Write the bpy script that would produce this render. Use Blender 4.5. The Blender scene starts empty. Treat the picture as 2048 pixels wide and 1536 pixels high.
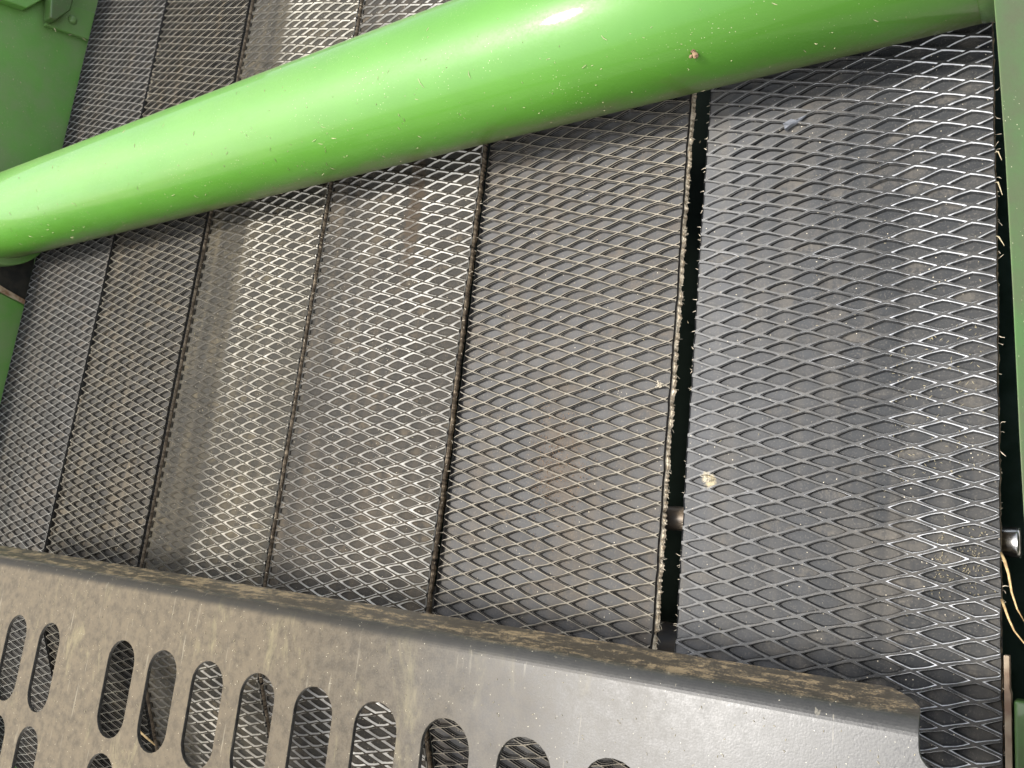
import bpy, bmesh, math, random
import numpy as np
from mathutils import Matrix, Vector

# ------------------------------------------------------------------ frame of the machine
# Everything is laid out in a frame bound to the row of belts: x runs across the belts, y into the
# machine, z up along the belts, origin at the photographer's phone, 1 unit = 0.475 m (belts at y = 1).
# The belts lean back by TILT.
S = 0.475
TILT = math.radians(-62)
ROT = Matrix.Rotation(TILT, 4, 'X')
ORG = Vector((0, 0, 1.6))
def W(p): return ORG + (ROT @ (Vector(p) * S))
sc = bpy.context.scene
col = sc.collection

# ------------------------------------------------------------------ camera
cam_d = bpy.data.cameras.new('camera'); cam = bpy.data.objects.new('camera', cam_d); col.objects.link(cam)
cx, cy, cz = (0.82417566, 0.55594525, 0.10797852), (-0.02553384, 0.22694556, -0.97357267), (-0.56575834, 0.79963779, 0.20123842)
M = Matrix(((cx[0], -cy[0], -cz[0], 0), (cx[1], -cy[1], -cz[1], 0), (cx[2], -cy[2], -cz[2], 0), (0, 0, 0, 1)))
cam.matrix_world = Matrix.Translation(ORG) @ ROT @ M
cam_d.sensor_width = 36; cam_d.lens = 1595.318 / 2048 * 36
cam_d.clip_start = 0.01; cam_d.clip_end = 200
sc.camera = cam

# ------------------------------------------------------------------ light
LB = Vector((-0.31, -0.94, -0.04)).normalized()      # towards the light, in the belts' frame
LW = (ROT @ LB).normalized()
world = bpy.data.worlds.new('World'); sc.world = world; world.use_nodes = True
wn = world.node_tree; wn.nodes.clear()
sky = wn.nodes.new('ShaderNodeTexSky'); sky.sky_type = 'NISHITA'; sky.sun_disc = False
sky.sun_elevation = math.asin(LW.z); sky.sun_rotation = math.atan2(LW.x, LW.y)
sky.air_density = 1.0; sky.dust_density = 3.0; sky.ozone_density = 1.0
bg = wn.nodes.new('ShaderNodeBackground'); bg.inputs['Strength'].default_value = 0.15
wo = wn.nodes.new('ShaderNodeOutputWorld')
hs = wn.nodes.new('ShaderNodeHueSaturation'); hs.inputs['Saturation'].default_value = .35   # thin high cloud
wn.links.new(sky.outputs[0], hs.inputs['Color']); wn.links.new(hs.outputs[0], bg.inputs[0]); wn.links.new(bg.outputs[0], wo.inputs[0])
sd = bpy.data.lights.new('sun', 'SUN'); sd.energy = 1.75; sd.angle = math.radians(10); sd.color = (1.0, 0.96, 0.90)
sun = bpy.data.objects.new('sun', sd); col.objects.link(sun)
sun.rotation_euler = (-LW).to_track_quat('-Z', 'Y').to_euler(); sun.location = (0, 0, 6)
sc.view_settings.view_transform = 'Standard'; sc.view_settings.look = 'None'
sc.view_settings.exposure = 1.42; sc.view_settings.gamma = 1
sc.view_settings.use_curve_mapping = False
sc.cycles.use_denoising = True
sc.cycles.max_bounces = 6

rnd = random.Random(7)
rng = np.random.default_rng(7)

# ------------------------------------------------------------------ node helper
class NT:
    def __init__(s, name):
        s.m = bpy.data.materials.new(name); s.m.use_nodes = True
        s.t = s.m.node_tree; s.t.nodes.clear()
        s.out = s.n('ShaderNodeOutputMaterial'); s.b = s.n('ShaderNodeBsdfPrincipled')
        s.t.links.new(s.b.outputs[0], s.out.inputs[0])
    def n(s, k, **kw):
        o = s.t.nodes.new(k)
        for a, v in kw.items(): setattr(o, a, v)
        return o
    def put(s, sock, v):
        if isinstance(v, bpy.types.NodeSocket): s.t.links.new(v, sock)
        elif isinstance(v, (tuple, list)) and len(v) == 3 and sock.type == 'RGBA': sock.default_value = (*v, 1)
        else: sock.default_value = v
    def coord(s): return s.n('ShaderNodeTexCoord').outputs['Object']
    def scale(s, v, k):
        o = s.n('ShaderNodeVectorMath', operation='MULTIPLY'); s.put(o.inputs[0], v); o.inputs[1].default_value = k; return o.outputs[0]
    def noise(s, v, sc_, det=4, rough=.55, dist=0):
        o = s.n('ShaderNodeTexNoise'); s.put(o.inputs['Vector'], v); o.inputs['Scale'].default_value = sc_
        o.inputs['Detail'].default_value = det; o.inputs['Roughness'].default_value = rough; o.inputs['Distortion'].default_value = dist
        return o.outputs[0]
    def voro(s, v, sc_):
        o = s.n('ShaderNodeTexVoronoi'); s.put(o.inputs['Vector'], v); o.inputs['Scale'].default_value = sc_; return o
    def ramp(s, v, a, b, lo=0., hi=1.):
        o = s.n('ShaderNodeMapRange', interpolation_type='SMOOTHSTEP'); s.put(o.inputs[0], v)
        o.inputs[1].default_value = a; o.inputs[2].default_value = b; o.inputs[3].default_value = lo; o.inputs[4].default_value = hi
        return o.outputs[0]
    def ma(s, op, a, b=0.5):
        o = s.n('ShaderNodeMath', operation=op); s.put(o.inputs[0], a); s.put(o.inputs[1], b); return o.outputs[0]
    def mix(s, f, a, b):
        o = s.n('ShaderNodeMix', data_type='RGBA'); s.put(o.inputs[0], f); s.put(o.inputs[6], a); s.put(o.inputs[7], b); return o.outputs[2]
    def attr(s, nm): return s.n('ShaderNodeAttribute', attribute_name=nm).outputs['Fac']
    def sep(s, v):
        o = s.n('ShaderNodeSeparateXYZ'); s.put(o.inputs[0], v); return o.outputs
    def bump(s, h, st, dist):
        o = s.n('ShaderNodeBump'); s.put(o.inputs['Height'], h); o.inputs['Strength'].default_value = st
        o.inputs['Distance'].default_value = dist; return o.outputs[0]
    def set(s, **kw):
        for k, v in kw.items(): s.put(s.b.inputs[k.replace('_', ' ')], v)
        return s.m

def simple(name, c, rough=.5, metal=0., var=.3, sc_=60, bump=0., c2=None):
    t = NT(name); v = t.coord(); n = t.noise(v, sc_, 5)
    c2 = c2 or tuple(x * (1 - var) for x in c)
    cc = t.mix(t.ramp(n, .35, .65), c, c2)
    kw = dict(Base_Color=cc, Roughness=rough, Metallic=metal)
    if bump: kw['Normal'] = t.bump(n, bump, .0008)
    return t.set(**kw)

# ------------------------------------------------------------------ materials
def rubber(name, floor, crest, rim, dust, rough, gloss_rough=None, g0=2., g1=3., dust_amt=.35, rimamt=.6, rim0=.2, crest2=None, floor2=None, glmin=.45, spots=()):
    """dark belt rubber; attribute zone: 0 pocket floor .. 1 ridge crest, 2 at a pocket rim, painted pale for glints and chalky wear; ux across the belt"""
    t = NT(name); v = t.coord(); z = t.attr('zone'); ux = t.attr('ux')
    fine = t.noise(v, 900, 3); mid = t.noise(v, 70, 4); big = t.noise(v, 9, 3, .5)
    streak = t.noise(t.scale(v, (1, 1, .12)), 60, 4, .6)
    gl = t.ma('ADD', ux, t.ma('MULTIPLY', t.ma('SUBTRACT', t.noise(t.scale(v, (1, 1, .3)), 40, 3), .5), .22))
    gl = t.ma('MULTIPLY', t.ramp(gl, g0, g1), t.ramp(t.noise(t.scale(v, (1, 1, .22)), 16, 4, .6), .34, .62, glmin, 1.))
    cell = t.attr('cell'); rub = t.noise(v, 150, 5, .75)
    cre = t.mix(t.ramp(rub, .35, .65, 0, .55), t.mix(gl, crest, crest2 or crest), tuple(x * .45 for x in crest))
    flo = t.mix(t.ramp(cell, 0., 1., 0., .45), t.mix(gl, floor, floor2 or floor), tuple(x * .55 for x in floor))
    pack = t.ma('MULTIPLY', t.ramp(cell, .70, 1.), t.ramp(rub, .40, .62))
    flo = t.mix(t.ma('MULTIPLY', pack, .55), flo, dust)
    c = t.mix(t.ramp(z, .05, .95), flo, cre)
    d = t.ma('MULTIPLY', t.ramp(streak, .42, .72), t.ramp(big, .35, .6, .25, 1.))
    c = t.mix(t.ma('MULTIPLY', d, dust_amt), c, dust)
    c = t.mix(t.ramp(fine, .52, .8, 0, .35), c, tuple(min(1, x * 1.9) for x in dust))
    c = t.mix(t.ma('MULTIPLY', t.ramp(z, -.15, -.75), t.ramp(t.noise(v, 210, 4, .7), .66, .5, .35, 1.)), c, (.011, .0105, .010))  # step walls blackened, their shade put into the colour
    # tiny pale specks of chaff dust
    vo = t.voro(v, 260); sp = t.ma('LESS_THAN', vo.outputs['Distance'], .085)
    sp = t.ma('MULTIPLY', sp, t.ramp(t.noise(v, 40, 2), .45, .62))
    c = t.mix(sp, c, (.55, .49, .38))
    grit = t.noise(v, 330, 4, .7)
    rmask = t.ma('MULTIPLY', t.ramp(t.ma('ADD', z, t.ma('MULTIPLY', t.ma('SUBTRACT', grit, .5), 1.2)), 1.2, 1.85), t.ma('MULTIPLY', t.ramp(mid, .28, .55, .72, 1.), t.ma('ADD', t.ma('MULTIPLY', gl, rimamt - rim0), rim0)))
    c = t.mix(rmask, c, rim)  # pale rims: painted glints along with chalky wear
    xyz = t.sep(v)
    for (sx, sz, rx, rz, colr, k) in spots:      # stains, with a shape of their own
        dx = t.ma('DIVIDE', t.ma('SUBTRACT', xyz[0], sx), rx); dz = t.ma('DIVIDE', t.ma('SUBTRACT', xyz[2], sz), rz)
        r2 = t.ma('ADD', t.ma('MULTIPLY', dx, dx), t.ma('MULTIPLY', dz, dz))
        r2 = t.ma('ADD', r2, t.ma('MULTIPLY', t.ma('SUBTRACT', t.noise(v, 130, 5, .7), .5), 3.2))
        c = t.mix(t.ma('MULTIPLY', t.ramp(r2, .9, .1), k), c, colr)
    r = t.ma('ADD', t.ramp(mid, .3, .7, -.05, .08), t.ramp(z, .1, .9, min(.92, rough + .22), rough))
    if gloss_rough is not None:
        o = t.n('ShaderNodeMix', data_type='FLOAT'); t.put(o.inputs[0], t.ma('MULTIPLY', gl, t.ramp(z, 1.1, 1.7, .12, 1.))); t.put(o.inputs[2], r)
        t.put(o.inputs[3], t.ramp(fine, .3, .7, gloss_rough - .06, gloss_rough + .08)); r = o.outputs[0]
    return t.set(Base_Color=c, Roughness=r, Normal=t.bump(fine, .25, .0004), Specular_IOR_Level=t.ramp(z, 1.15, 1.8, .14, .7))

def paint_mat(name, green, axis_dust=None, dust=.0, filmc=(.20, .24, .12)):
    t = NT(name); v = t.coord(); n = t.noise(v, 14, 5, .6); f = t.noise(v, 700, 3)
    c = t.mix(t.ramp(n, .3, .7), green, tuple(x * .9 for x in green))
    if axis_dust is not None:            # film of dust on the underside and along the top of a tube, and a painted sheen
        xyz = t.sep(v); yy, zz, R = axis_dust
        ang = t.ma('ARCTAN2', t.ma('SUBTRACT', xyz[2], zz), t.ma('SUBTRACT', yy, xyz[1]))
        blot = t.noise(t.scale(v, (.35, 1, 1)), 55, 6, .68)
        wob = t.ma('MULTIPLY', t.ma('SUBTRACT', blot, .5), 1.0)
        a = t.ma('ADD', ang, wob)
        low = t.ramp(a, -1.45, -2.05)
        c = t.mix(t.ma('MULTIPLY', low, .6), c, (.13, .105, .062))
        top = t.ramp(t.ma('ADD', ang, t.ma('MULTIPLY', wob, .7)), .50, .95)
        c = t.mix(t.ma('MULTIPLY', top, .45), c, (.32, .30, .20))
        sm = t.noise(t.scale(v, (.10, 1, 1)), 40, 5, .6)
        film = t.ma('MULTIPLY', t.ramp(t.ma('ADD', xyz[0], t.ma('MULTIPLY', t.ma('SUBTRACT', sm, .5), .25)), .30, -.12), t.ramp(t.ma('ADD', ang, t.ma('MULTIPLY', t.ma('SUBTRACT', sm, .5), .8)), -1.15, -.75))  # mask of the painted reflection, not a dust film
        c = t.mix(t.ma('MULTIPLY', film, t.ramp(sm, .3, .7, .12, .30)), c, (.17, .27, .06))  # broad reflection on the upper left, painted as a paler green
    else:
        blot = t.noise(v, 24, 6, .7)
        big = t.noise(v, 7, 3, .5)
        c = t.mix(t.ma('MINIMUM', t.ma('MULTIPLY', t.ramp(t.ma('ADD', t.ma('MULTIPLY', blot, .5), t.ma('MULTIPLY', big, .5)), .36, .64), dust), .85), c, filmc)
    vo = t.voro(v, 420); sp = t.ma('MULTIPLY', t.ma('LESS_THAN', vo.outputs['Distance'], .10), t.ramp(t.noise(v, 30, 2), .42, .7))
    c = t.mix(sp, c, (.6, .58, .38))
    r = t.ramp(t.ma('ADD', t.ma('MULTIPLY', blot, .6), t.ma('MULTIPLY', f, .4)), .35, .7, .42, .62)
    return t.set(Base_Color=c, Roughness=r, Coat_Weight=.40, Coat_Roughness=.075, Normal=t.bump(f, .05, .0004),
                 Coat_Normal=t.bump(t.noise(v, 260, 3), .06, .0006))

GREEN = (.070, .222, .016)
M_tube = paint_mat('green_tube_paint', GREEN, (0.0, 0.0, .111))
M_green = paint_mat('green_panel_paint', (.115, .300, .050), None, .6)
M_greendusty = paint_mat('dusty_green_paint', (.050, .135, .024), None, .75, (.075, .066, .036))
M_shadegreen = simple('shaded_green_paint', (.004, .014, .007), .9, 0, .5, 30, c2=(.007, .018, .010))  # green taken to near black, interior shade put into the colour
M_black = simple('opening_black', (.012, .012, .011), .5, 0, .4, 80, .2, c2=(.03, .026, .02))
M_rust = simple('rusty_steel', (.20, .10, .045), .8, 0, .5, 90, .4, c2=(.42, .33, .22))
M_steel = simple('worn_steel', (.50, .49, .47), .24, 1., .2, 120, .1)
M_drum = simple('shaded_steel', (.06, .055, .05), .45, .3, .4, 50, .1, c2=(.12, .09, .06))
M_ply = simple('fabric_ply', (.66, .57, .42), .95, 0, .45, 260, .9, c2=(.26, .20, .13))
M_plydark = simple('dirty_fabric_ply', (.24, .19, .13), .95, 0, .5, 220, .9, c2=(.10, .075, .05))
M_fibre = simple('pale_fibre', (.62, .55, .42), .9, 0, .25, 200)
M_base = simple('belt_underside', (.02, .02, .02), .7, 0, .3, 90)
M_straw = simple('straw', (.52, .38, .18), .7, 0, .35, 300, c2=(.30, .20, .09))
M_chaff = simple('chaff', (.50, .43, .27), .8, 0, .4, 400)
M_dirt = simple('dried_mud', (.24, .16, .09), .95, 0, .5, 300, .8, c2=(.12, .07, .04))
M_flap = simple('torn_rubber', (.16, .17, .19), .3, 0, .3, 300, .4)

def guard_mat():
    t = NT('satin_black_guard'); v = t.coord(); xyz = t.sep(v)
    f = t.noise(v, 1100, 3); m = t.noise(v, 160, 5, .65); b = t.noise(v, 10, 4, .6)
    up = t.noise(t.scale(v, (1, 1, .3)), 46, 6, .7, .6)
    c = t.mix(t.ramp(t.ma('ADD', t.ma('MULTIPLY', f, .6), t.ma('MULTIPLY', m, .4)), .38, .62), (.008, .008, .0075), (.046, .045, .040))
    # tan film of dust, heaviest on the left half of the sheet
    nrm = t.sep(t.n('ShaderNodeTexCoord').outputs['Normal'])[1]; face = t.ramp(t.ma('ABSOLUTE', nrm), .3, .8)
    left = t.ramp(t.ma('ADD', xyz[0], t.ma('MULTIPLY', t.ma('SUBTRACT', b, .5), .18)), .92 * S, -.05 * S)
    left = t.ma('MULTIPLY', left, face)
    c = t.mix(t.ma('MULTIPLY', left, t.ramp(m, .3, .65, .5, .85)), c, (.125, .100, .066))
    c = t.mix(t.ma('MULTIPLY', t.ramp(up, .54, .74), t.ma('MULTIPLY', left, .55)), c, (.26, .225, .125))
    # settled dust on the folded lip (lip part only: attribute lip)
    lip = t.attr('lip')
    sm = t.noise(t.scale(v, (.36, 1.6, 1)), 95, 8, .72, .4)
    c = t.mix(t.ma('MULTIPLY', t.ramp(lip, .02, .30), .85), c, (.026, .025, .022))
    c = t.mix(t.ma('MULTIPLY', t.ramp(lip, .45, .9), t.ma('ADD', .10, t.ma('MULTIPLY', t.ramp(t.ma('ADD', sm, t.ma('ADD', t.ma('MULTIPLY', t.ma('SUBTRACT', m, .5), .6), t.ma('MULTIPLY', t.ma('SUBTRACT', f, .5), .5))), .47, .66), .8))), c, (.34, .25, .14))
    vo = t.voro(v, 380); sp = t.ma('MULTIPLY', t.ma('LESS_THAN', vo.outputs['Distance'], .07), t.ramp(m, .42, .62))
    c = t.mix(sp, c, (.62, .57, .42))
    scr = t.noise(t.scale(v, (1, 1, .06)), 420, 2); scr2 = t.ma('MULTIPLY', t.ramp(scr, .66, .72), t.ramp(b, .45, .6))
    c = t.mix(t.ma('MULTIPLY', scr2, .35), c, (.30, .27, .20))
    r = t.ma('ADD', t.ramp(t.ma('ADD', t.ma('MULTIPLY', m, .5), t.ma('MULTIPLY', f, .5)), .3, .7, .32, .46), t.ma('MULTIPLY', left, .34))
    return t.set(Base_Color=c, Roughness=r, Metallic=.0, Specular_IOR_Level=t.ramp(left, 0., .8, .60, .12), Normal=t.bump(t.ma('ADD', f, t.ma('MULTIPLY', m, .15)), .12, .0004))
M_guard = guard_mat()

# ------------------------------------------------------------------ object helpers
def tag(o, label=None, cat=None, group=None, kind=None):
    if label: o['label'] = label
    if cat: o['category'] = cat
    if group: o['group'] = group
    if kind: o['kind'] = kind
    return o
def place(o, base):
    o.matrix_world = Matrix.Translation(W(base)) @ ROT
def thing(name, label, cat, base, group=None):
    o = bpy.data.objects.new(name, None); o.empty_display_size = .05; col.objects.link(o); place(o, base)
    o['base'] = list(base)
    return tag(o, label, cat, group)
def mesh_obj(name, verts, faces, mat, parent=None, base=(0, 0, 0), smooth=False, attrs=None):
    """verts in belt-frame units; stored relative to the base of the thing"""
    me = bpy.data.meshes.new(name)
    b = np.array(parent['base'][:] if parent is not None else base, float)
    v = (np.asarray(verts, float) - b) * S
    me.from_pydata(v.tolist(), [], faces)
    if attrs:
        for k, a in attrs.items():
            at = me.attributes.new(k, 'FLOAT', 'POINT'); at.data.foreach_set('value', np.asarray(a, np.float32))
    if smooth: me.polygons.foreach_set('use_smooth', [True] * len(me.polygons))
    me.materials.append(mat); me.update()
    o = bpy.data.objects.new(name, me); col.objects.link(o)
    if parent is not None: o.parent = parent
    else: place(o, base)
    return o
def grid_obj(name, verts, quads, mat, parent, attrs=None, smooth=False):
    me = bpy.data.meshes.new(name); b = np.array(parent['base'][:], float)
    v = ((verts - b) * S).astype(np.float32); nq = len(quads)
    me.vertices.add(len(v)); me.vertices.foreach_set('co', v.ravel())
    me.loops.add(nq * 4); me.loops.foreach_set('vertex_index', quads.astype(np.int32).ravel())
    me.polygons.add(nq); me.polygons.foreach_set('loop_start', np.arange(0, nq * 4, 4, dtype=np.int32))
    me.polygons.foreach_set('loop_total', np.full(nq, 4, dtype=np.int32))
    if smooth: me.polygons.foreach_set('use_smooth', np.ones(nq, dtype=bool))
    else: me.polygons.foreach_set('use_smooth', np.zeros(nq, dtype=bool))
    me.update(calc_edges=True)
    for k, a in (attrs or {}).items():
        at = me.attributes.new(k, 'FLOAT', 'POINT'); at.data.foreach_set('value', a.astype(np.float32))
    me.materials.append(mat)
    o = bpy.data.objects.new(name, me); col.objects.link(o); o.parent = parent
    return o
def bm_obj(name, bm, mat, parent=None, base=(0, 0, 0), smooth=False, bevel=0.):
    me = bpy.data.meshes.new(name)
    b = Vector(parent['base'][:] if parent is not None else base)
    for v in bm.verts: v.co = (v.co - b) * S
    bmesh.ops.recalc_face_normals(bm, faces=bm.faces[:])
    bm.to_mesh(me); bm.free()
    if smooth: me.polygons.foreach_set('use_smooth', [True] * len(me.polygons))
    me.materials.append(mat)
    o = bpy.data.objects.new(name, me); col.objects.link(o)
    if parent is not None: o.parent = parent
    else: place(o, base)
    if bevel:
        md = o.modifiers.new('bevel', 'BEVEL'); md.width = bevel * S; md.segments = 3; md.limit_method = 'ANGLE'
    return o
def prism(poly, axis, lo, hi):
    """polygon in the two other axes, extruded along axis from lo to hi"""
    bm = bmesh.new()
    def P(a, b, h):
        return {'x': (h, a, b), 'y': (a, h, b), 'z': (a, b, h)}[axis]
    v0 = [bm.verts.new(P(a, b, lo)) for a, b in poly]; v1 = [bm.verts.new(P(a, b, hi)) for a, b in poly]
    bm.faces.new(v0); bm.faces.new(v1[::-1])
    n = len(poly)
    for i in range(n): bm.faces.new((v0[i], v0[(i + 1) % n], v1[(i + 1) % n], v1[i]))
    return bm
def cyl_x(x0, x1, y, z, R, n=96, caps=True, prof=None):
    """closed cylinder along x; prof: optional list of (x, radius)"""
    prof = prof or [(x0, R), (x1, R)]
    bm = bmesh.new(); rings = []
    for px, pr in prof:
        rings.append([bm.verts.new((px, y + pr * math.cos(2 * math.pi * k / n), z + pr * math.sin(2 * math.pi * k / n))) for k in range(n)])
    for a, b in zip(rings, rings[1:]):
        for k in range(n):
            f = bm.faces.new((a[k], a[(k + 1) % n], b[(k + 1) % n], b[k])); f.smooth = True
    if caps: bm.faces.new(rings[0][::-1]); bm.faces.new(rings[-1])
    return bm
def slivers(pts, dirs, lens, wid, normals):
    """many small four-sided slivers, one mesh"""
    V = []; F = []
    for p, d, l, w, n in zip(pts, dirs, lens, wid, normals):
        p = Vector(p); d = Vector(d).normalized(); n = Vector(n).normalized(); s = d.cross(n).normalized()
        k = len(V)
        lift = n * w * .9; bow = n * rnd.uniform(0, .25) * l
        for q, ww in ((p - d * l * .5, .35), (p + bow * .5, 1.), (p + d * l * .5, .25)):
            V += [q - s * w * ww * .5, q + s * w * ww * .5, q + lift * ww + s * 0]
        for a in (0, 3):
            for e in ((0, 1), (1, 2), (2, 0)):
                F.append((k + a + e[0], k + a + e[1], k + a + 3 + e[1], k + a + 3 + e[0]))
        F.append((k, k + 1, k + 2)); F.append((k + 6, k + 8, k + 7))
    return V, F
def strand(pts, rads, seg=6):
    """tapered tube through points"""
    V = []; F = []; pts = [Vector(p) for p in pts]
    for i, p in enumerate(pts):
        d = (pts[min(i + 1, len(pts) - 1)] - pts[max(i - 1, 0)]).normalized()
        a = d.cross(Vector((0.1, 1, .05))).normalized(); b = d.cross(a)
        for k in range(seg):
            t = 2 * math.pi * k / seg; V.append(p + (a * math.cos(t) + b * math.sin(t) * .45) * rads[i])
    for i in range(len(pts) - 1):
        for k in range(seg):
            F.append((i * seg + k, i * seg + (k + 1) % seg, (i + 1) * seg + (k + 1) % seg, (i + 1) * seg + k))
    F.append(tuple(range(seg))[::-1]); F.append(tuple(range((len(pts) - 1) * seg, len(pts) * seg)))
    return V, F

# ------------------------------------------------------------------ the belts
# path of a belt: flat run at y = 1, then round the lower roller and away into the machine
ZB, RB, TH = -.192, .118, math.radians(22.5)
def path(s):
    """arc length s (= z on the flat run) -> y, z, outward normal (ny, nz)"""
    s = np.asarray(s, float); y = np.ones_like(s); z = s.copy(); a = np.zeros_like(s)
    u = ZB - s; arc = (u > 0) & (u <= RB * TH); st = u > RB * TH
    a = np.where(arc, u / RB, np.where(st, TH, 0.))
    y = np.where(arc | st, 1 + RB * (1 - np.cos(a)), y); z = np.where(arc | st, ZB - RB * np.sin(a), z)
    ex = np.where(st, u - RB * TH, 0.)
    y = y + ex * math.sin(TH); z = z - ex * math.cos(TH)
    return y, z, -np.cos(a), -np.sin(a)
# tread profiles, rings from the ridge centre line inwards: (radius, depth, zone); zone -1 = step wall, its shade painted black
STEP0 = [(1, 0, 1), (.92, 0, 1), (.905, .12, -1), (.88, .36, -1), (.855, .38, .55), (.81, .40, .55), (.80, .50, -1), (.775, .70, -1), (.75, .72, .4), (.725, .98, -.8), (.70, 1., 0), (.0, .96, 0)]
STEPW = [(1, -.03, 1), (.872, 0, 1), (.862, .04, 1.9), (.84, .30, -1), (.82, .36, -.8), (.80, .38, .6), (.77, .40, .5), (.76, .60, -1), (.74, .70, -.8), (.715, .95, -.5), (.69, 1., 0), (.0, .96, 0)]
SOFT = [(1, 0, 1), (.85, 0, .9), (.838, .05, 2), (.81, .13, 2), (.785, .22, 2), (.755, .34, 1.3), (.72, .52, .4), (.69, .68, -.1), (.65, .86, -.3), (.59, .98, 0), (.45, 1., 0), (.0, .95, 0)]
WORN = [(1, 0, 1), (.87, 0, .85), (.858, .06, 1.9), (.84, .12, 2), (.81, .22, 2), (.76, .40, 2), (.71, .56, 1.8), (.67, .68, 1.3), (.61, .84, .5), (.55, .95, .1), (.45, 1., 0), (.0, .92, 0)]
def make_belt(x0, x1, hw, p, cx0, cz0, H, matter, label, style, ply, fuzz, dens, amp=.0006, k=4, crown=0., plyw=.003, lift=0.):
    t = thing('rubber_belt', label, 'belt', ((x0 + x1) / 2, 1, -.75), 'flat rubber baler belts side by side')
    s_lo, s_hi = -.75, 1.82
    wob = rng.uniform(0, 6.28, 12)
    def edge(s, sg):
        o = 0 * s
        for i, fq in enumerate((7, 19, 43, 97, 151, 233)): o = o + amp * (.9, .6, .5, .45, .4, .35)[i] * np.sin(fq * s * 1.0 + wob[i + (0 if sg < 0 else 6)])
        return (x0 if sg < 0 else x1) + o
    i0 = math.floor((x0 - cx0) / hw) - 1; i1 = math.ceil((x1 - cx0) / hw) + 1
    cells = []
    for i in range(i0, i1 + 1):
        xc = cx0 + i * hw
        j0 = math.floor((s_lo - cz0) / p); j1 = math.ceil((s_hi - cz0) / p)
        for j in range(j0, j1 + 1): cells.append((xc, cz0 + j * p + (p / 2 if i % 2 else 0)))
    C = np.array(cells); C = C[(C[:, 0] > x0 - hw * .98) & (C[:, 0] < x1 + hw * .98)]
    n = len(C); ns = 4 * k; nr = len(STEP0)
    jit = rng.normal(0, 1, (n, nr, 2)) * .010
    jit[:, :1] = 0
    soft = {'step': lambda u: 0 * u, 'soft_right': lambda u: np.clip((u - .42) / .38, 0, 1), 'worn': lambda u: 0 * u + 1}[style]((C[:, 0] - x0) / (x1 - x0))
    other = WORN if style == 'worn' else SOFT
    STEP = STEPW if style == 'soft_right' else STEP0
    V = np.zeros((n, nr, ns, 3)); Zn = np.zeros((n, nr, ns))
    tt = np.arange(k) / k
    ux_ = np.concatenate([1 - tt, -tt, -(1 - tt), tt]); uz_ = np.concatenate([tt, 1 - tt, -tt, -(1 - tt)])
    hj = 1 + rng.normal(0, .05, n)
    lowleft = np.clip((C[:, 0] - x0) / (x1 - x0) / .12, .35, 1) if style == 'soft_right' else 1.
    for r in range(nr):
        ra = STEP[r][0] * (1 - soft) + other[r][0] * soft; ha = STEP[r][1] * (1 - soft) + other[r][1] * soft
        za = STEP[r][2] * (1 - soft) + other[r][2] * soft
        ra = ra + jit[:, r, 0] * (0 < r) * (ra > 0)
        pw = 1.0 if r == 0 else 1.03 + .022 * r
        # superellipse rings: pockets with slightly bowed sides and blunt corners
        nn = (np.abs(ux_) ** pw + np.abs(uz_) ** pw) ** (1 / pw)
        qx = ux_ / nn; qz = uz_ / nn
        if r == 0: qx, qz = ux_, uz_
        V[:, r, :, 0] = C[:, None, 0] + ra[:, None] * qx * hw
        V[:, r, :, 1] = C[:, None, 1] + ra[:, None] * qz * p / 2
        V[:, r, :, 2] = -(ha * hj * H * lowleft)[:, None] if r else 0
        Zn[:, r, :] = za[:, None]
    # wander of the moulded ridges and clamp at the cut edges
    s = V[..., 1]; x = V[..., 0]
    s2 = s + .0010 * np.sin(x * 37 + wob[1]) * np.sin(s * 23 + wob[2]) + .0005 * np.sin(s * 211 + x * 90)
    x2 = x + .0007 * np.sin(s * 41 + wob[3] + x * 60)
    eL = edge(s2, -1); eR = edge(s2, 1)
    x2 = np.minimum(np.maximum(x2, eL), eR)
    h = V[..., 2].copy()
    u = (x2 - x0) / (x1 - x0)
    cr = crown * (2 * u - 1) ** 2 - crown * .5                       # belts cup a little across
    y, z, ny, nz = path(s2)
    hh = h - cr + lift
    P = np.stack([x2, y + ny * hh, z + nz * hh], -1).reshape(-1, 3)
    idx = np.arange(n * nr * ns).reshape(n, nr, ns)
    a = idx[:, :-1, :]; b = idx[:, 1:, :]
    q = np.stack([a, np.roll(a, -1, 2), np.roll(b, -1, 2), b], -1).reshape(-1, 4)
    keep = (np.ptp(P[q][:, :, 0], axis=1) > 1e-7)
    q = q[keep]
    sv = s2.reshape(-1)[q].mean(1); q = q[(sv > s_lo) & (sv < s_hi)]
    grid_obj('tread', P, q, matter, t, dict(zone=Zn.reshape(-1), ux=u.reshape(-1), cell=np.repeat(rng.random(n), nr * ns)))
    # carcass under the tread, cut edges with the fabric ply showing
    ss = np.linspace(s_lo, s_hi, 2200)
    thick = .0115
    for sg, nm in ((-1, 'cut_edge'), (1, 'cut_edge')):
        e = edge(ss, sg)
        # height of the tread along the cut
        ci = np.argsort(np.abs(C[:, 0] - e.mean()))
        xi = (e - cx0) / hw; base = np.floor(xi)
        hgt = np.full_like(ss, -1.)
        for di in (0, 1):
            ii = base + di; off = np.where(np.mod(ii, 2) == 1, p / 2, 0)
            jj = np.round((ss - cz0 - off) / p); dq = np.abs(ss - (cz0 + jj * p + off)) / (p / 2); dx = np.abs(xi - ii)
            rr = dq + dx
            hgt = np.where(rr <= 1.0001, -np.interp(rr, [.55, .675, .9, .92], [1, .98, .06, 0]), hgt)
        rag = rng.normal(0, 1, len(ss)); rag = np.convolve(rag, np.ones(3) / 3, 'same')
        rag2 = np.convolve(rng.normal(0, 1, len(ss)), np.ones(7) / 7, 'same')
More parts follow.
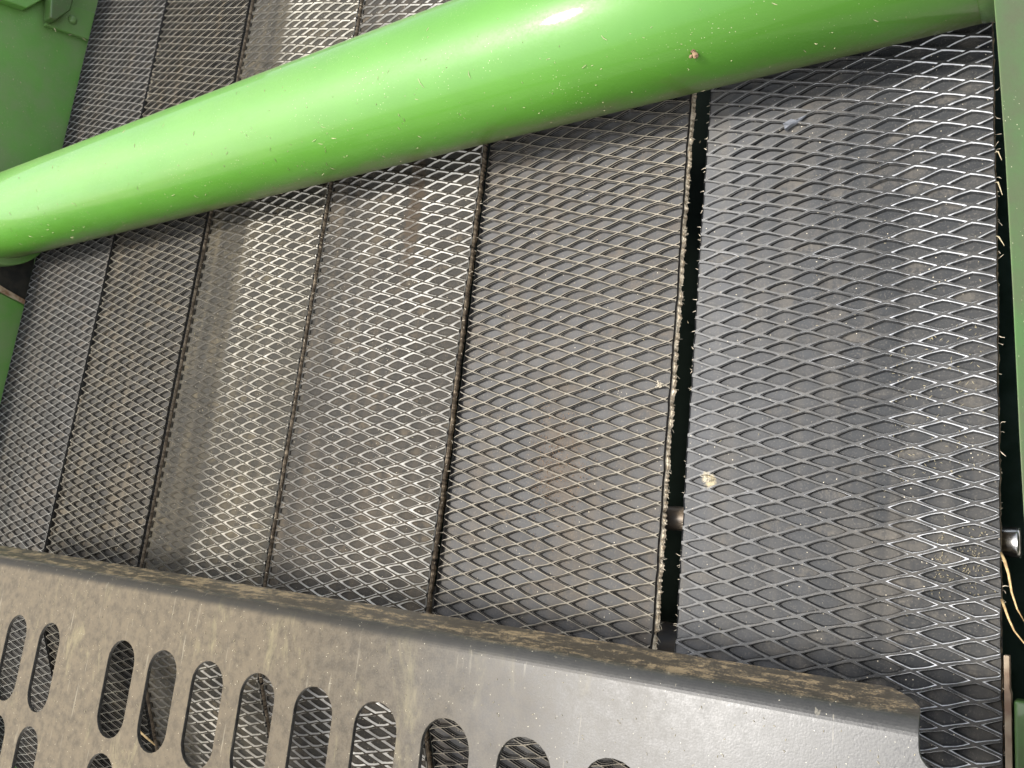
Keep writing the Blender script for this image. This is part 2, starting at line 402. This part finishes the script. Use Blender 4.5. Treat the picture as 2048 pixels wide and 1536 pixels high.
        lay = [hgt * H, np.full_like(ss, -H * .80), -H * .86 + 0 * ss, -H - thick * .25 + rag * .0005, -H - thick + rag2 * .0005]
        pw_ = plyw if sg > 0 else plyw * .35
        outx = [0 * ss, .0003 + 0 * ss, pw_ * (.55 + .40 * rag + .25 * rag2), pw_ * (1 + .45 * rag + .25 * rag2), pw_ * .3 * rag]
        rows = []
        for lh, ox in zip(lay, outx):
            yy, zz, ny_, nz_ = path(ss); cr_ = crown * .5 - lift; lh2 = lh - cr_
            rows.append(np.stack([e + sg * ox, yy + ny_ * lh2, zz + nz_ * lh2], -1))
        rows = np.array(rows); nl, nS = rows.shape[:2]
        ix = np.arange(nl * nS).reshape(nl, nS)
        def quads(a_): 
            return np.stack([a_[:-1, :-1], a_[:-1, 1:], a_[1:, 1:], a_[1:, :-1]], -1).reshape(-1, 4)
        P2 = rows.reshape(-1, 3)
        grid_obj('edge_rubber', P2, quads(ix[:2]), M_base, t)
        grid_obj('edge_ply', P2, quads(ix[1:]), ply, t, smooth=False)
        if fuzz[0 if sg < 0 else 1]:
            nf = fuzz[0 if sg < 0 else 1]; sp = rng.uniform(-.5, 1.6, nf); clump = np.sin(sp * 71) + np.sin(sp * 133 + 1)
            V3 = []; F3 = []
            for i in range(nf):
                if rnd.random() > .55 + .25 * clump[i]: continue
                yy, zz, ny_, nz_ = [float(q_) for q_ in path(np.array(sp[i]))]
                e1 = float(edge(np.array(sp[i]), sg)); L = rnd.uniform(.0015, .0075) * (1.6 if rnd.random() < .08 else 1)
                p0 = Vector((e1 + sg * .001, yy + H + rnd.uniform(0, thick * .8), zz))
                d = Vector((sg * rnd.uniform(.3, 1), rnd.uniform(-.5, .3), rnd.uniform(-1.0, .9))).normalized()
                p1 = p0 + d * L * .5; p2 = p1 + (d + Vector((rnd.uniform(-.5, .5), rnd.uniform(-.5, .3), rnd.uniform(-.9, .3)))).normalized() * L * .6
                v_, f_ = strand([p0, p1, p2], [.0006, .00045, .00018], 3)
                kk = len(V3); V3 += v_; F3 += [tuple(kk + c_ for c_ in ff) for ff in f_]
            if V3:
                o = mesh_obj('frayed_fibres', V3, F3, M_fibre, t); o['kind'] = 'stuff'
    ss = np.linspace(s_lo, s_hi, 90); yy, zz, ny_, nz_ = path(ss)
    rows = []
    for (xe, lh) in ((x0, -H * 1.15), (x1, -H * 1.15), (x1, -H - thick), (x0, -H - thick), (x0, -H * 1.15)):
        lh2 = lh - crown * .5 + lift
        rows.append(np.stack([np.full_like(ss, xe), yy + ny_ * lh2, zz + nz_ * lh2], -1))
    rows = np.array(rows); ix = np.arange(5 * 90).reshape(5, 90)
    grid_obj('carcass', rows.reshape(-1, 3), np.stack([ix[:-1, :-1], ix[:-1, 1:], ix[1:, 1:], ix[1:, :-1]], -1).reshape(-1, 4), M_base, t)
    return t

TAN = (.20, .155, .095)
def mat_for(i):
    base = dict(
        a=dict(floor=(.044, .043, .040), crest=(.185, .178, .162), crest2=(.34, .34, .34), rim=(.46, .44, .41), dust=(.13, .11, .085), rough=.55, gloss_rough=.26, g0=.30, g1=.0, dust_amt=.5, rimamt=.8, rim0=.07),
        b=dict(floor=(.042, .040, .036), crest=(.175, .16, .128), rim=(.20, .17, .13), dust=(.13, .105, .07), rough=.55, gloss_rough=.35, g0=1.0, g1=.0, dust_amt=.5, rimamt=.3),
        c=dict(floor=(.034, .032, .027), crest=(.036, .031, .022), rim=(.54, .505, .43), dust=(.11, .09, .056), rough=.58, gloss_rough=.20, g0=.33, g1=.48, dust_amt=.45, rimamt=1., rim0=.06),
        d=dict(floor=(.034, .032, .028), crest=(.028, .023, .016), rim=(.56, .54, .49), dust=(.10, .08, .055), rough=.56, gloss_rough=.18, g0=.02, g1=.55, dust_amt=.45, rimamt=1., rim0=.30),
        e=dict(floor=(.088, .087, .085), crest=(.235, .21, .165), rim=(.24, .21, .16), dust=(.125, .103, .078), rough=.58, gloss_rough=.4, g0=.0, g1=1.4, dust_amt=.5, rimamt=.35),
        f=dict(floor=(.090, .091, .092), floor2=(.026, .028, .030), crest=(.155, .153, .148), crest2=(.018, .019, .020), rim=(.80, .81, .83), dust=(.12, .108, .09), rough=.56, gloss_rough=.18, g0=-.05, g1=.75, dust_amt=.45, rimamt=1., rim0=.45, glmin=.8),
    )[i]
    return base
def off(xb0, xb1, x, z):           # stain position relative to the belt's own base, metres
    return ((x - (xb0 + xb1) / 2) * S, (z + .75) * S)
BELTS = [
    ('a', -2.428, -2.0155, .0337, .0216, -2.20, .35, 'step', M_ply, (0, 60), 'dusty narrow-looking rubber belt beside the green side plate', ()),
    ('b', -2.013, -1.622, .0337, .0216, -1.8784, .3487, 'step', M_plydark, (0, 200), 'brown dusted rubber belt, second from the green side plate, with tan ridges', ()),
    ('c', -1.606, -1.222, .0337, .0216, -1.40, .335, 'worn', M_plydark, (0, 120), 'rubber belt with dull left half and shiny tan right half', ()),
    ('d', -1.206, -.828, .0337, .0216, -.9245, .2822, 'worn', M_plydark, (0, 200), 'shiny rubber belt with a brown smear below the green tube', ((-.972, .60, .024, .19, (.055, .040, .026), .75),)),
    ('e', -.810, -.4435, .0308, .0206, -.6667, .2860, 'step', M_ply, (60, 900), 'matt grey rubber belt with crumbly brown dirt and a fluffy cream right edge', ((-.612, .130, .060, .075, (.125, .095, .066), .3),)),
    ('f', -.4125, -.0565, .0303, .02055, -.0797, -.1127, 'soft_right', M_plydark, (420, 170), 'bluish grey rubber belt at the far right with a torn flap', ((-.381, .115, .012, .012, (.5, .42, .26), .7),)),
]
HS = dict(a=.0070, b=.0078, c=.0048, d=.0050, e=.0084, f=.0072)
PW = dict(a=.0022, b=.0024, c=.0028, d=.0028, e=.0042, f=.0012)
belts = []
for (k_, xa, xb, hw, p, c0, z0, style, ply, fz, lab, sp) in BELTS:
    spots = []
    for (sx, sz, rx, rz, cc, kk) in sp:
        ox, oz = off(xa, xb, sx, sz); spots.append((ox, oz, rx * S, rz * S, cc, kk))
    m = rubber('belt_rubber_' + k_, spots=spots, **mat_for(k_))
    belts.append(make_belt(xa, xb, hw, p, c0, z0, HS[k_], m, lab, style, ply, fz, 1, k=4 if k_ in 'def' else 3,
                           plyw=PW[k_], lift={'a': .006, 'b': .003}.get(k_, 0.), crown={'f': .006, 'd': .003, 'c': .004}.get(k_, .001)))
# torn flap on the rightmost belt
bt = belts[-1]
V = []; F = []
pl = [(-.303, .606), (-.292, .611), (-.284, .607), (-.279, .611), (-.272, .612), (-.283, .603), (-.291, .600), (-.299, .595), (-.300, .601)]
for q in pl: V.append((q[0], .9985 - .004 * (q[1] < .603) - .001, q[1]))
for q in pl: V.append((q[0], 1.0002, q[1]))
n_ = len(pl); F.append(tuple(range(n_))[::-1]); F.append(tuple(range(n_, 2 * n_)))
for i in range(n_): F.append((i, (i + 1) % n_, n_ + (i + 1) % n_, n_ + i))
mesh_obj('torn_flap', V, F, M_flap, bt)

# ------------------------------------------------------------------ green cross tube
TY, TZ, TR = .88, .7397, .1108
tb = thing('cross_tube', 'thick glossy green steel tube crossing in front of the belts', 'tube', (-1.2, TY, TZ))
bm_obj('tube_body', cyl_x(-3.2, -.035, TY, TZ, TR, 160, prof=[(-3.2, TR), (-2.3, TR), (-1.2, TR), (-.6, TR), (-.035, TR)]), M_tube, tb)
bm_obj('weld_collar', cyl_x(-.05, -.03, TY, TZ, TR, 96, prof=[(-.062, TR * 1.001), (-.052, TR * 1.012), (-.044, TR * 1.022), (-.034, TR * 1.026)]), M_greendusty, tb)
bm_obj('end_flange', cyl_x(-2.46, -2.40, TY, TZ, TR * 1.16, 96), M_green, tb, bevel=.004)

# ------------------------------------------------------------------ perforated guard in front of the belts
GX = Vector((.99882, .04760, .00992)); GZ = Vector((-.0099, -.0005, .99995)); GY = Vector((-.04761, .99887, 0.))
GD = .75
def guard():
    cu = bpy.data.curves.new('c', 'CURVE'); cu.dimensions = '2D'; cu.fill_mode = 'BOTH'
    cu.extrude = .0022; cu.bevel_depth = .0006; cu.bevel_resolution = 1
    def poly(pts):
        sp = cu.splines.new('POLY'); sp.points.add(len(pts) - 1)
        for i, (a, b) in enumerate(pts): sp.points[i].co = (a, b, 0, 1)
        sp.use_cyclic_u = True
    TOP = -.112 + .067
    pts = [(-2.05, TOP), (-.090, TOP), (-.073, TOP - .018), (-.0655, TOP - .034), (-.0645, -.112)]
    r = .017
    for k in range(9):
        a = math.pi + k / 8 * math.pi / 2; pts.append((-.0645 + r + r * math.cos(a), -.117 + r * math.sin(a)))
    pts += [(.16, -.134), (.16, -.98), (-2.05, -.98)]
    poly(pts)
    w, r = .0318, .0308
    cols = [-.128, -.224, -.320, -.416, -.513, -.610, -.707, -.804, -.900, -.995, -1.090, -1.280, -1.376, -1.473, -1.570, -1.666, -1.856]
    for row in range(5):
        t0 = -.178 - row * .153; t1 = t0 - .133
        for cxx in cols:
            q = []
            ww = w * (.93 if cxx < -1.2 else 1.)
            for (sx, zz, a0) in ((1, t0 - r, 0), (-1, t0 - r, 90), (-1, t1 + r, 180), (1, t1 + r, 270)):
                for k in range(7):
                    a = math.radians(a0 + k * 15)
                    q.append((cxx + sx * (ww - r * ww / w) + ww / w * r * math.cos(a), zz + r * math.sin(a)))
            poly(q)
    ob = bpy.data.objects.new('tmp', cu); me = bpy.data.meshes.new_from_object(ob)
    bpy.data.objects.remove(ob); bpy.data.curves.remove(cu)
    bm = bmesh.new(); bm.from_mesh(me); bpy.data.meshes.remove(me)
    bmesh.ops.remove_doubles(bm, verts=bm.verts[:], dist=1e-6)
    for k in range(13):
        bmesh.ops.bisect_plane(bm, geom=bm.verts[:] + bm.edges[:] + bm.faces[:], plane_co=(0, -.112 + k * .0236 / 10, 0), plane_no=(0, 1, 0))
    R = .018; PH = math.radians(75)
    lay = bm.verts.layers.float.new('lip')
    for v in bm.verts:
        a, b, c = v.co; c = -c          # c: into the machine
        u = b + .112; v[lay] = max(0, min(1, u / .03))
        if u > 0:
            an = min(u / R, PH); e = max(0, u - R * PH)
            d = R * (1 - math.cos(an)) + e * math.sin(an); h = -.112 + R * math.sin(an) + e * math.cos(an)
            d += c * math.cos(an); h += -c * math.sin(an)
            b, c = h, d
        v.co = GX * a + GY * (GD + c) + GZ * b
    o = bm_obj('perforated_guard', bm, M_guard, None, (-1.0, GD + .03, -.9))
    me = o.data
    me.shade_auto_smooth if False else None
    tag(o, 'dusty black sheet metal guard with rows of rounded slots and a folded top lip', 'guard')
    return o
guard()

# ------------------------------------------------------------------ left green side plate
XL = -2.455
sp = thing('side_plate', 'green side plate to the left of the belts with a bolted flange', 'side plate', (XL, 1.0, -1.0))
bm_obj('panel', prism([(.70, -1.0), (1.7, -1.0), (1.7, 2.0), (.70, 2.0)], 'x', XL - .02, XL), M_green, sp)
bm_obj('bolted_flange', prism([(.875, 1.356), (1.30, 1.462), (1.30, 1.56), (.90, 1.455)], 'x', XL + .0005, XL + .016), M_green, sp, bevel=.003)
bm_obj('bracket', prism([(.868, 1.363), (.884, 1.363), (.915, 1.418), (.915, 1.56), (.845, 1.56), (.852, 1.45)], 'x', XL + .0165, XL + .06), M_greendusty, sp, bevel=.004)
bt_ = bm_obj('bolt_head', cyl_x(XL + .0165, XL + .028, .942, 1.417, .011, 32, prof=[(XL + .0165, .013), (XL + .021, .0125), (XL + .026, .009), (XL + .028, .004)]), M_green, sp)
bm_obj('upper_plate', prism([(.705, 1.34), (.76, 1.352), (.815, 1.366), (.862, 1.44), (.90, 1.62), (.705, 1.62)], 'x', XL + .0005, XL + .03), M_green, sp, bevel=.003)
bm_obj('opening_shade', prism([(.90, .60), (.93, .70), (1.10, .72), (1.10, .50), (1.02, .538), (.90, .56)], 'x', XL + .0005, XL + .006), M_black, sp)  # raised plate whose black colour stands in for a shaded opening
bm_obj('curved_strap', prism([(.995, .72), (1.002, .66), (1.008, .62), (1.016, .57), (1.06, .56), (1.06, .72)], 'x', XL + .0065, XL + .014), M_green, sp)
bm_obj('rusty_edge', prism([(.86, .578), (.93, .548), (1.03, .528), (1.03, .538), (.94, .562), (.86, .592)], 'x', XL + .0062, XL + .010), M_rust, sp)
bm_obj('lower_plate', prism([(.75, .60), (.86, .578), (.93, .546), (1.03, .524), (1.03, -.9), (.75, -.9)], 'x', XL + .0004, XL + .006), M_green, sp, bevel=.002)

# ------------------------------------------------------------------ right green frame
rf = thing('green_upright', 'dusty green upright at the right edge where the tube is welded on', 'frame', (.05, .9, -1.0))
ub = prism([(-.050, .95), (-.0462, .609), (-.043, .54), (-.039, .437), (-.035, .29), (-.032, .151), (-.026, -.05), (-.018, -.3), (.16, -.3), (.16, .95)], 'y', .85, .862)
for v in ub.verts: v.co.y += max(0, v.co.x + .05) * .8
bm_obj('upright', ub, M_greendusty, rf, bevel=.002)
bm_obj('inner_sheet', prism([(1.10, -1.0), (1.9, -1.0), (1.9, 2.0), (1.10, 2.0)], 'x', .03, .05), M_shadegreen, rf)
bm_obj('back_sheet', prism([(-.30, -.9), (.03, -.9), (.03, 2.0), (-.30, 2.0)], 'y', 1.22, 1.24), simple('inner_green_sheet', (.010, .040, .026), .7, 0, .5, 45, c2=(.035, .075, .060)), rf)
bm_obj('lower_cover', prism([(-.0462, -.9), (.16, -.9), (.16, -.094), (-.0462, -.094)], 'y', 1.0, 1.03), M_greendusty, rf, bevel=.003)
M_bar = simple('brown_bar', (.16, .10, .065), .75, 0, .5, 70, .4, c2=(.30, .24, .17))
rb = tag(bm_obj('steel_bar', prism([(-.0548, -.30), (-.0485, -.30), (-.0485, -.09), (-.0497, -.085), (-.0497, -.052), (-.0548, -.052)], 'y', 1.004, 1.028), M_bar, None, (-.052, 1.01, -.3), bevel=.0008),
         'narrow rusty tan steel bar standing beside the lower right belt edge', 'bar')

# ------------------------------------------------------------------ rollers behind the belts
r1 = thing('roller_shaft', 'steel roller shaft behind the belts, its bright end showing past the right belt edge', 'shaft', (-1.2, 1.034, .0655))
bm_obj('shaft_body', cyl_x(-2.44, -.063, 1.05, .0655, .0165, 48, prof=[(-2.44, .014), (-2.43, .0165), (-.068, .0165), (-.063, .0165)]), M_drum, r1)  # darker steel than the end: shade behind the belts put into the colour
bm_obj('shaft_end', cyl_x(-.0628, -.039, 1.034, .0655, .0165, 48, prof=[(-.0628, .0165), (-.043, .0165), (-.0415, .0172), (-.039, .016)]), M_steel, r1)
r2 = bm_obj('lower_drum', cyl_x(-2.42, -.075, 1.1335, -.192, .1125, 96, prof=[(-2.42, .105), (-2.41, .1125), (-.085, .1125), (-.075, .105)]), M_drum, None, (-1.2, 1.1335, -.3))
tag(r2, 'dark steel drum glimpsed in the wide gap beside the rightmost belt', 'roller')
# dark inside of the machine behind the belts
hp = bm_obj('rear_housing', prism([(-2.44, -1.0), (-.31, -1.0), (-.31, 2.0), (-2.44, 2.0)], 'y', 1.5, 1.52), M_shadegreen, None, (-1.3, 1.5, -1))
tag(hp, 'green housing wall darkened to near black for inner shade, seen through the gaps between the belts', 'housing')

# ------------------------------------------------------------------ unseen gravel sheet, added to bounce light up under the tube
gm = simple('bounce_gravel', (.36, .33, .28), .95, 0, .4, 30, .5)
me = bpy.data.meshes.new('bounce_ground'); me.from_pydata([(-60, -60, 0), (60, -60, 0), (60, 60, 0), (-60, 60, 0)], [], [(0, 1, 2, 3)]); me.materials.append(gm)
tag(bpy.data.objects.new('bounce_ground', me), kind='structure'); col.objects.link(bpy.data.objects['bounce_ground'])

# ------------------------------------------------------------------ straw and dirt
def straw(label, pts, rads, mat=M_straw, base=None):
    V, F = strand(pts, rads, 6)
    o = mesh_obj('straw', V, F, mat, None, pts[0], smooth=True)
    return tag(o, label, 'straw')
straw('long curled straw hanging beside the right belt edge below the shaft', [(-.0555, .998, .052), (-.0515, .985, .043), (-.0480, .980, .030), (-.0455, .978, .012), (-.0410, .978, -.004), (-.035, .982, -.016)], [.0012, .0017, .0013, .0011, .0008, .0004])
straw('bent straw below the long one at the right belt edge', [(-.0555, .998, .004), (-.0520, .988, -.005), (-.0490, .984, -.014), (-.0440, .984, -.026), (-.036, .99, -.037), (-.030, .99, -.041)], [.0015, .0013, .0011, .0009, .0007, .0004])
straw('short pale straw sticking out under the weld at the right edge', [(-.0555, .998, .512), (-.0515, .985, .506), (-.0478, .98, .492)], [.0009, .0007, .0003], M_chaff)
straw('pale straw sliver poking from the upper right belt edge', [(-.0555, .998, .474), (-.0520, .985, .468), (-.0478, .98, .449)], [.0010, .0008, .0003], M_chaff)
straw('pale straw sliver lowest of three at the upper right belt edge', [(-.0555, .998, .408), (-.0520, .985, .401), (-.0468, .98, .388)], [.0010, .0008, .0003], M_chaff)
straw('golden straw caught at a slot behind the guard', [(-1.585, 1.035, -.436), (-1.55, 1.045, -.452), (-1.52, 1.05, -.462)], [.0022, .0030, .0020])
straw('brown straw wisp lying on the green flange at the top left', [(-2.43, 1.0, 1.52), (-2.43, 1.005, 1.47), (-2.43, 1.02, 1.435), (-2.425, 1.05, 1.42)], [.003, .004, .002, .001])
# clod on the tube
def clod(label, x, ang, size, seed):
    r = random.Random(seed); bm = bmesh.new()
    n = Vector((0, -math.cos(ang), math.sin(ang))); c = Vector((x, TY, TZ)) + n * TR
    for k in range(9):
        ret = bmesh.ops.create_icosphere(bm, subdivisions=2, radius=size * r.uniform(.25, .5))
        o = Vector((r.uniform(-.8, .8), r.uniform(-.1, .1), r.uniform(-.6, .6))) * size
        for v in ret['verts']:
            v.co = v.co * r.uniform(.75, 1.25) + o + c + n * size * .12
    o = bm_obj('mud_clod', bm, M_dirt, None, tuple(c))
    return tag(o, label, 'mud')
clod('small clod of dried mud stuck on the right half of the green tube', -.372, -1.19, .0085, 3)

def scatter(name, label, cat, pts, dirs, lens, wid, norms, mat, base):
    V, F = slivers(pts, dirs, lens, wid, norms)
    o = mesh_obj(name, V, F, mat, None, base)
    return tag(o, label, cat, None, 'stuff')
def rdir(n):
    d = Vector((rnd.gauss(0, 1), rnd.gauss(0, 1), rnd.gauss(0, 1))); n = Vector(n); return (d - n * d.dot(n)).normalized()
# chaff on belts
pts = []; dirs = []; lens = []; wid = []; nm = []
def add(p, n, l, w):
    pts.append(p); dirs.append(rdir(n)); lens.append(l); wid.append(w); nm.append(n)
for i in range(520):
    x = rnd.uniform(-2.4, -.07); z = rnd.uniform(-.15, 1.5); add((x, .9995 + rnd.choice((0, .004)), z), (0, -1, 0), rnd.uniform(.0012, .0042) * (1 + .8 * (x < -1.2)), rnd.uniform(.0005, .0011))
for i in range(210):                                    # pile-up in the pockets at the lower right
    x = -.0795 - .0303 * rnd.choice((0, 0, 0, 1, 1)) + rnd.gauss(0, .006); z = rnd.choice((.052, .062, .031, .022, .010, .042)) + rnd.gauss(0, .018)
    add((x, 1.005, z), (0, -1, 0), rnd.uniform(.001, .0028), rnd.uniform(.0005, .001))
for i in range(120):
    x = rnd.uniform(-.17, -.07); z = rnd.uniform(.12, .30); add((x, .9995, z + (x + .12) * .33), (0, -1, 0), rnd.uniform(.0015, .005), rnd.uniform(.0005, .0009))
scatter('belt_chaff', 'loose straw chaff lying on the rubber belts', 'chaff', pts, dirs, lens, wid, nm, M_chaff, (-1, 1, 0))
pts = []; dirs = []; lens = []; wid = []; nm = []
for i in range(420):
    add((rnd.gauss(-.612, .030), .9985 + rnd.choice((0, .0035, .006)), rnd.gauss(.125, .045)), (0, -1, 0), rnd.uniform(.001, .004), rnd.uniform(.0006, .0014))
scatter('dirt_crumbs', 'crumbled brown dirt on the matt grey belt', 'dirt', pts, dirs, lens, wid, nm, simple('crumbs', (.30, .19, .11), .95, 0, .5, 300), (-.6, 1, .1))
# fluff tufts
for (x, z, sz, lab) in ((-.381, .115, .0065, 'cream tuft of fluff on the left side of the rightmost belt'), (-.457, .243, .006, 'curled cream fluff near the right edge of the matt grey belt')):
    V = []; F = []
    for i in range(34):
        p0 = Vector((x + rnd.gauss(0, sz * .3), .999, z + rnd.gauss(0, sz * .25))); p1 = p0 + Vector((rnd.gauss(0, sz * .35), -rnd.uniform(.001, .004), rnd.gauss(0, sz * .3)))
        p2 = p1 + Vector((rnd.gauss(0, sz * .3), rnd.uniform(-.001, .002), rnd.gauss(0, sz * .25)))
        v_, f_ = strand([p0, p1, p2], [.0005, .0004, .0002], 3); kk = len(V); V += v_; F += [tuple(kk + c for c in ff) for ff in f_]
    tag(mesh_obj('fluff_tuft', V, F, M_fibre, None, (x, 1, z)), lab, 'fluff')
# chaff on the tube
pts = []; dirs = []; lens = []; wid = []; nm = []
for i in range(360):
    a = rnd.triangular(-2.2, .5, -1.3) if rnd.random() < .8 else rnd.uniform(-1.2, .6); x = rnd.uniform(-2.3, -.06); n = (0, -math.cos(a), math.sin(a))
    add((x, TY + n[1] * TR, TZ + n[2] * TR), n, rnd.choice((.0012, .0018, .0025, .0035, .007)) * (1 + .5 * (x < -1)), rnd.uniform(.0005, .0010))
scatter('tube_chaff', 'fine straw chaff stuck to the green tube', 'chaff', pts, dirs, lens, wid, nm, M_chaff, (-1.2, TY, TZ))
for (x_, a_, l_, d_, lb_) in ((-.79, -.62, .016, (.25, 0, -1), 'longest fine pale straw hair, upright on the middle of the green tube'),
                              (-.70, -.70, .011, (-.1, 0, -1), 'upright pale straw hair just right of the longest one on the green tube'),
                              (-1.05, -.95, .010, (1, 0, .4), 'slanted pale straw hair on the tube above the second black belt gap'),
                              (-.48, -.75, .009, (.5, 0, -1), 'pale straw hair on the tube left of the mud clod'),
                              (-.52, -1.0, .008, (1, 0, .8), 'short slanted pale straw hair low on the tube, lower left of the mud clod'),
                              (-1.5, -1.2, .012, (1, 0, .2), 'leftmost of the pale straw hairs, lying along the underside of the tube')):
    n_ = Vector((0, -math.cos(a_), math.sin(a_))); c_ = Vector((x_, TY, TZ)) + n_ * (TR + .0006); dd = Vector(d_).normalized(); dd = (dd - n_ * dd.dot(n_)).normalized()
    V, F = strand([c_ - dd * l_ * .5, c_ + n_ * .001, c_ + dd * l_ * .5 + Vector((l_ * .12, 0, 0))], [.0002, .0004, .0002], 4)
    tag(mesh_obj('straw_hair', V, F, M_chaff, None, tuple(c_)), lb_, 'straw', 'straw hairs on the tube')
pts = []; dirs = []; lens = []; wid = []; nm = []
for i in range(260):
    a = rnd.uniform(-1.9, -.09); t_ = rnd.uniform(.1, 1); add(tuple(GX * a + GY * (GD + .008 + .044 * t_) + GZ * (-.0965 + .0145 * t_)), tuple(GZ * .9 - GY * .3), rnd.choice((.0008, .0012, .002, .004)), rnd.uniform(.0006, .0013))
scatter('lip_crumbs', 'loose tan crumbs and chaff lying along the top lip of the guard', 'dirt', pts, dirs, lens, wid, nm, simple('tan_crumbs', (.38, .29, .17), .95, 0, .4, 300), (-1, GD, -.1))
# chaff on the guard
pts = []; dirs = []; lens = []; wid = []; nm = []
HOLES = [-.128, -.224, -.320, -.416, -.513, -.610, -.707, -.804, -.900, -.995, -1.090, -1.280, -1.376, -1.473, -1.570]
while len(pts) < 420:
    a = rnd.uniform(-1.6, -.06); b = rnd.uniform(-.33, -.115)
    if b < -.17 and min(abs(a - h) for h in HOLES) < .036: continue
    add(tuple(GX * a + GY * (GD - .0032) + GZ * b), tuple(-GY), rnd.uniform(.0007, .0030) * (1 + .5 * (a < -.8)), rnd.uniform(.0004, .0008))
scatter('guard_chaff', 'pale chaff specks on the perforated guard', 'chaff', pts, dirs, lens, wid, nm, M_chaff, (-1, GD, -.2))
# chaff on the left side plate
pts = []; dirs = []; lens = []; wid = []; nm = []
for i in range(70):
    add((XL + .0068, rnd.uniform(.7, 1.02), rnd.uniform(.75, 1.34)), (1, 0, 0), rnd.uniform(.002, .006), rnd.uniform(.0009, .0016))
for (yy, zz) in ((.902, 1.356), (.945, 1.367), (.985, 1.378)):
    add((XL + .02, yy, zz), (1, 0, 0), .012, .003)
scatter('plate_chaff', 'chaff specks on the green side plate', 'chaff', pts, dirs, lens, wid, nm, M_chaff, (XL, .9, 1))
for o in list(bpy.data.objects):
    if 'base' in o: del o['base']
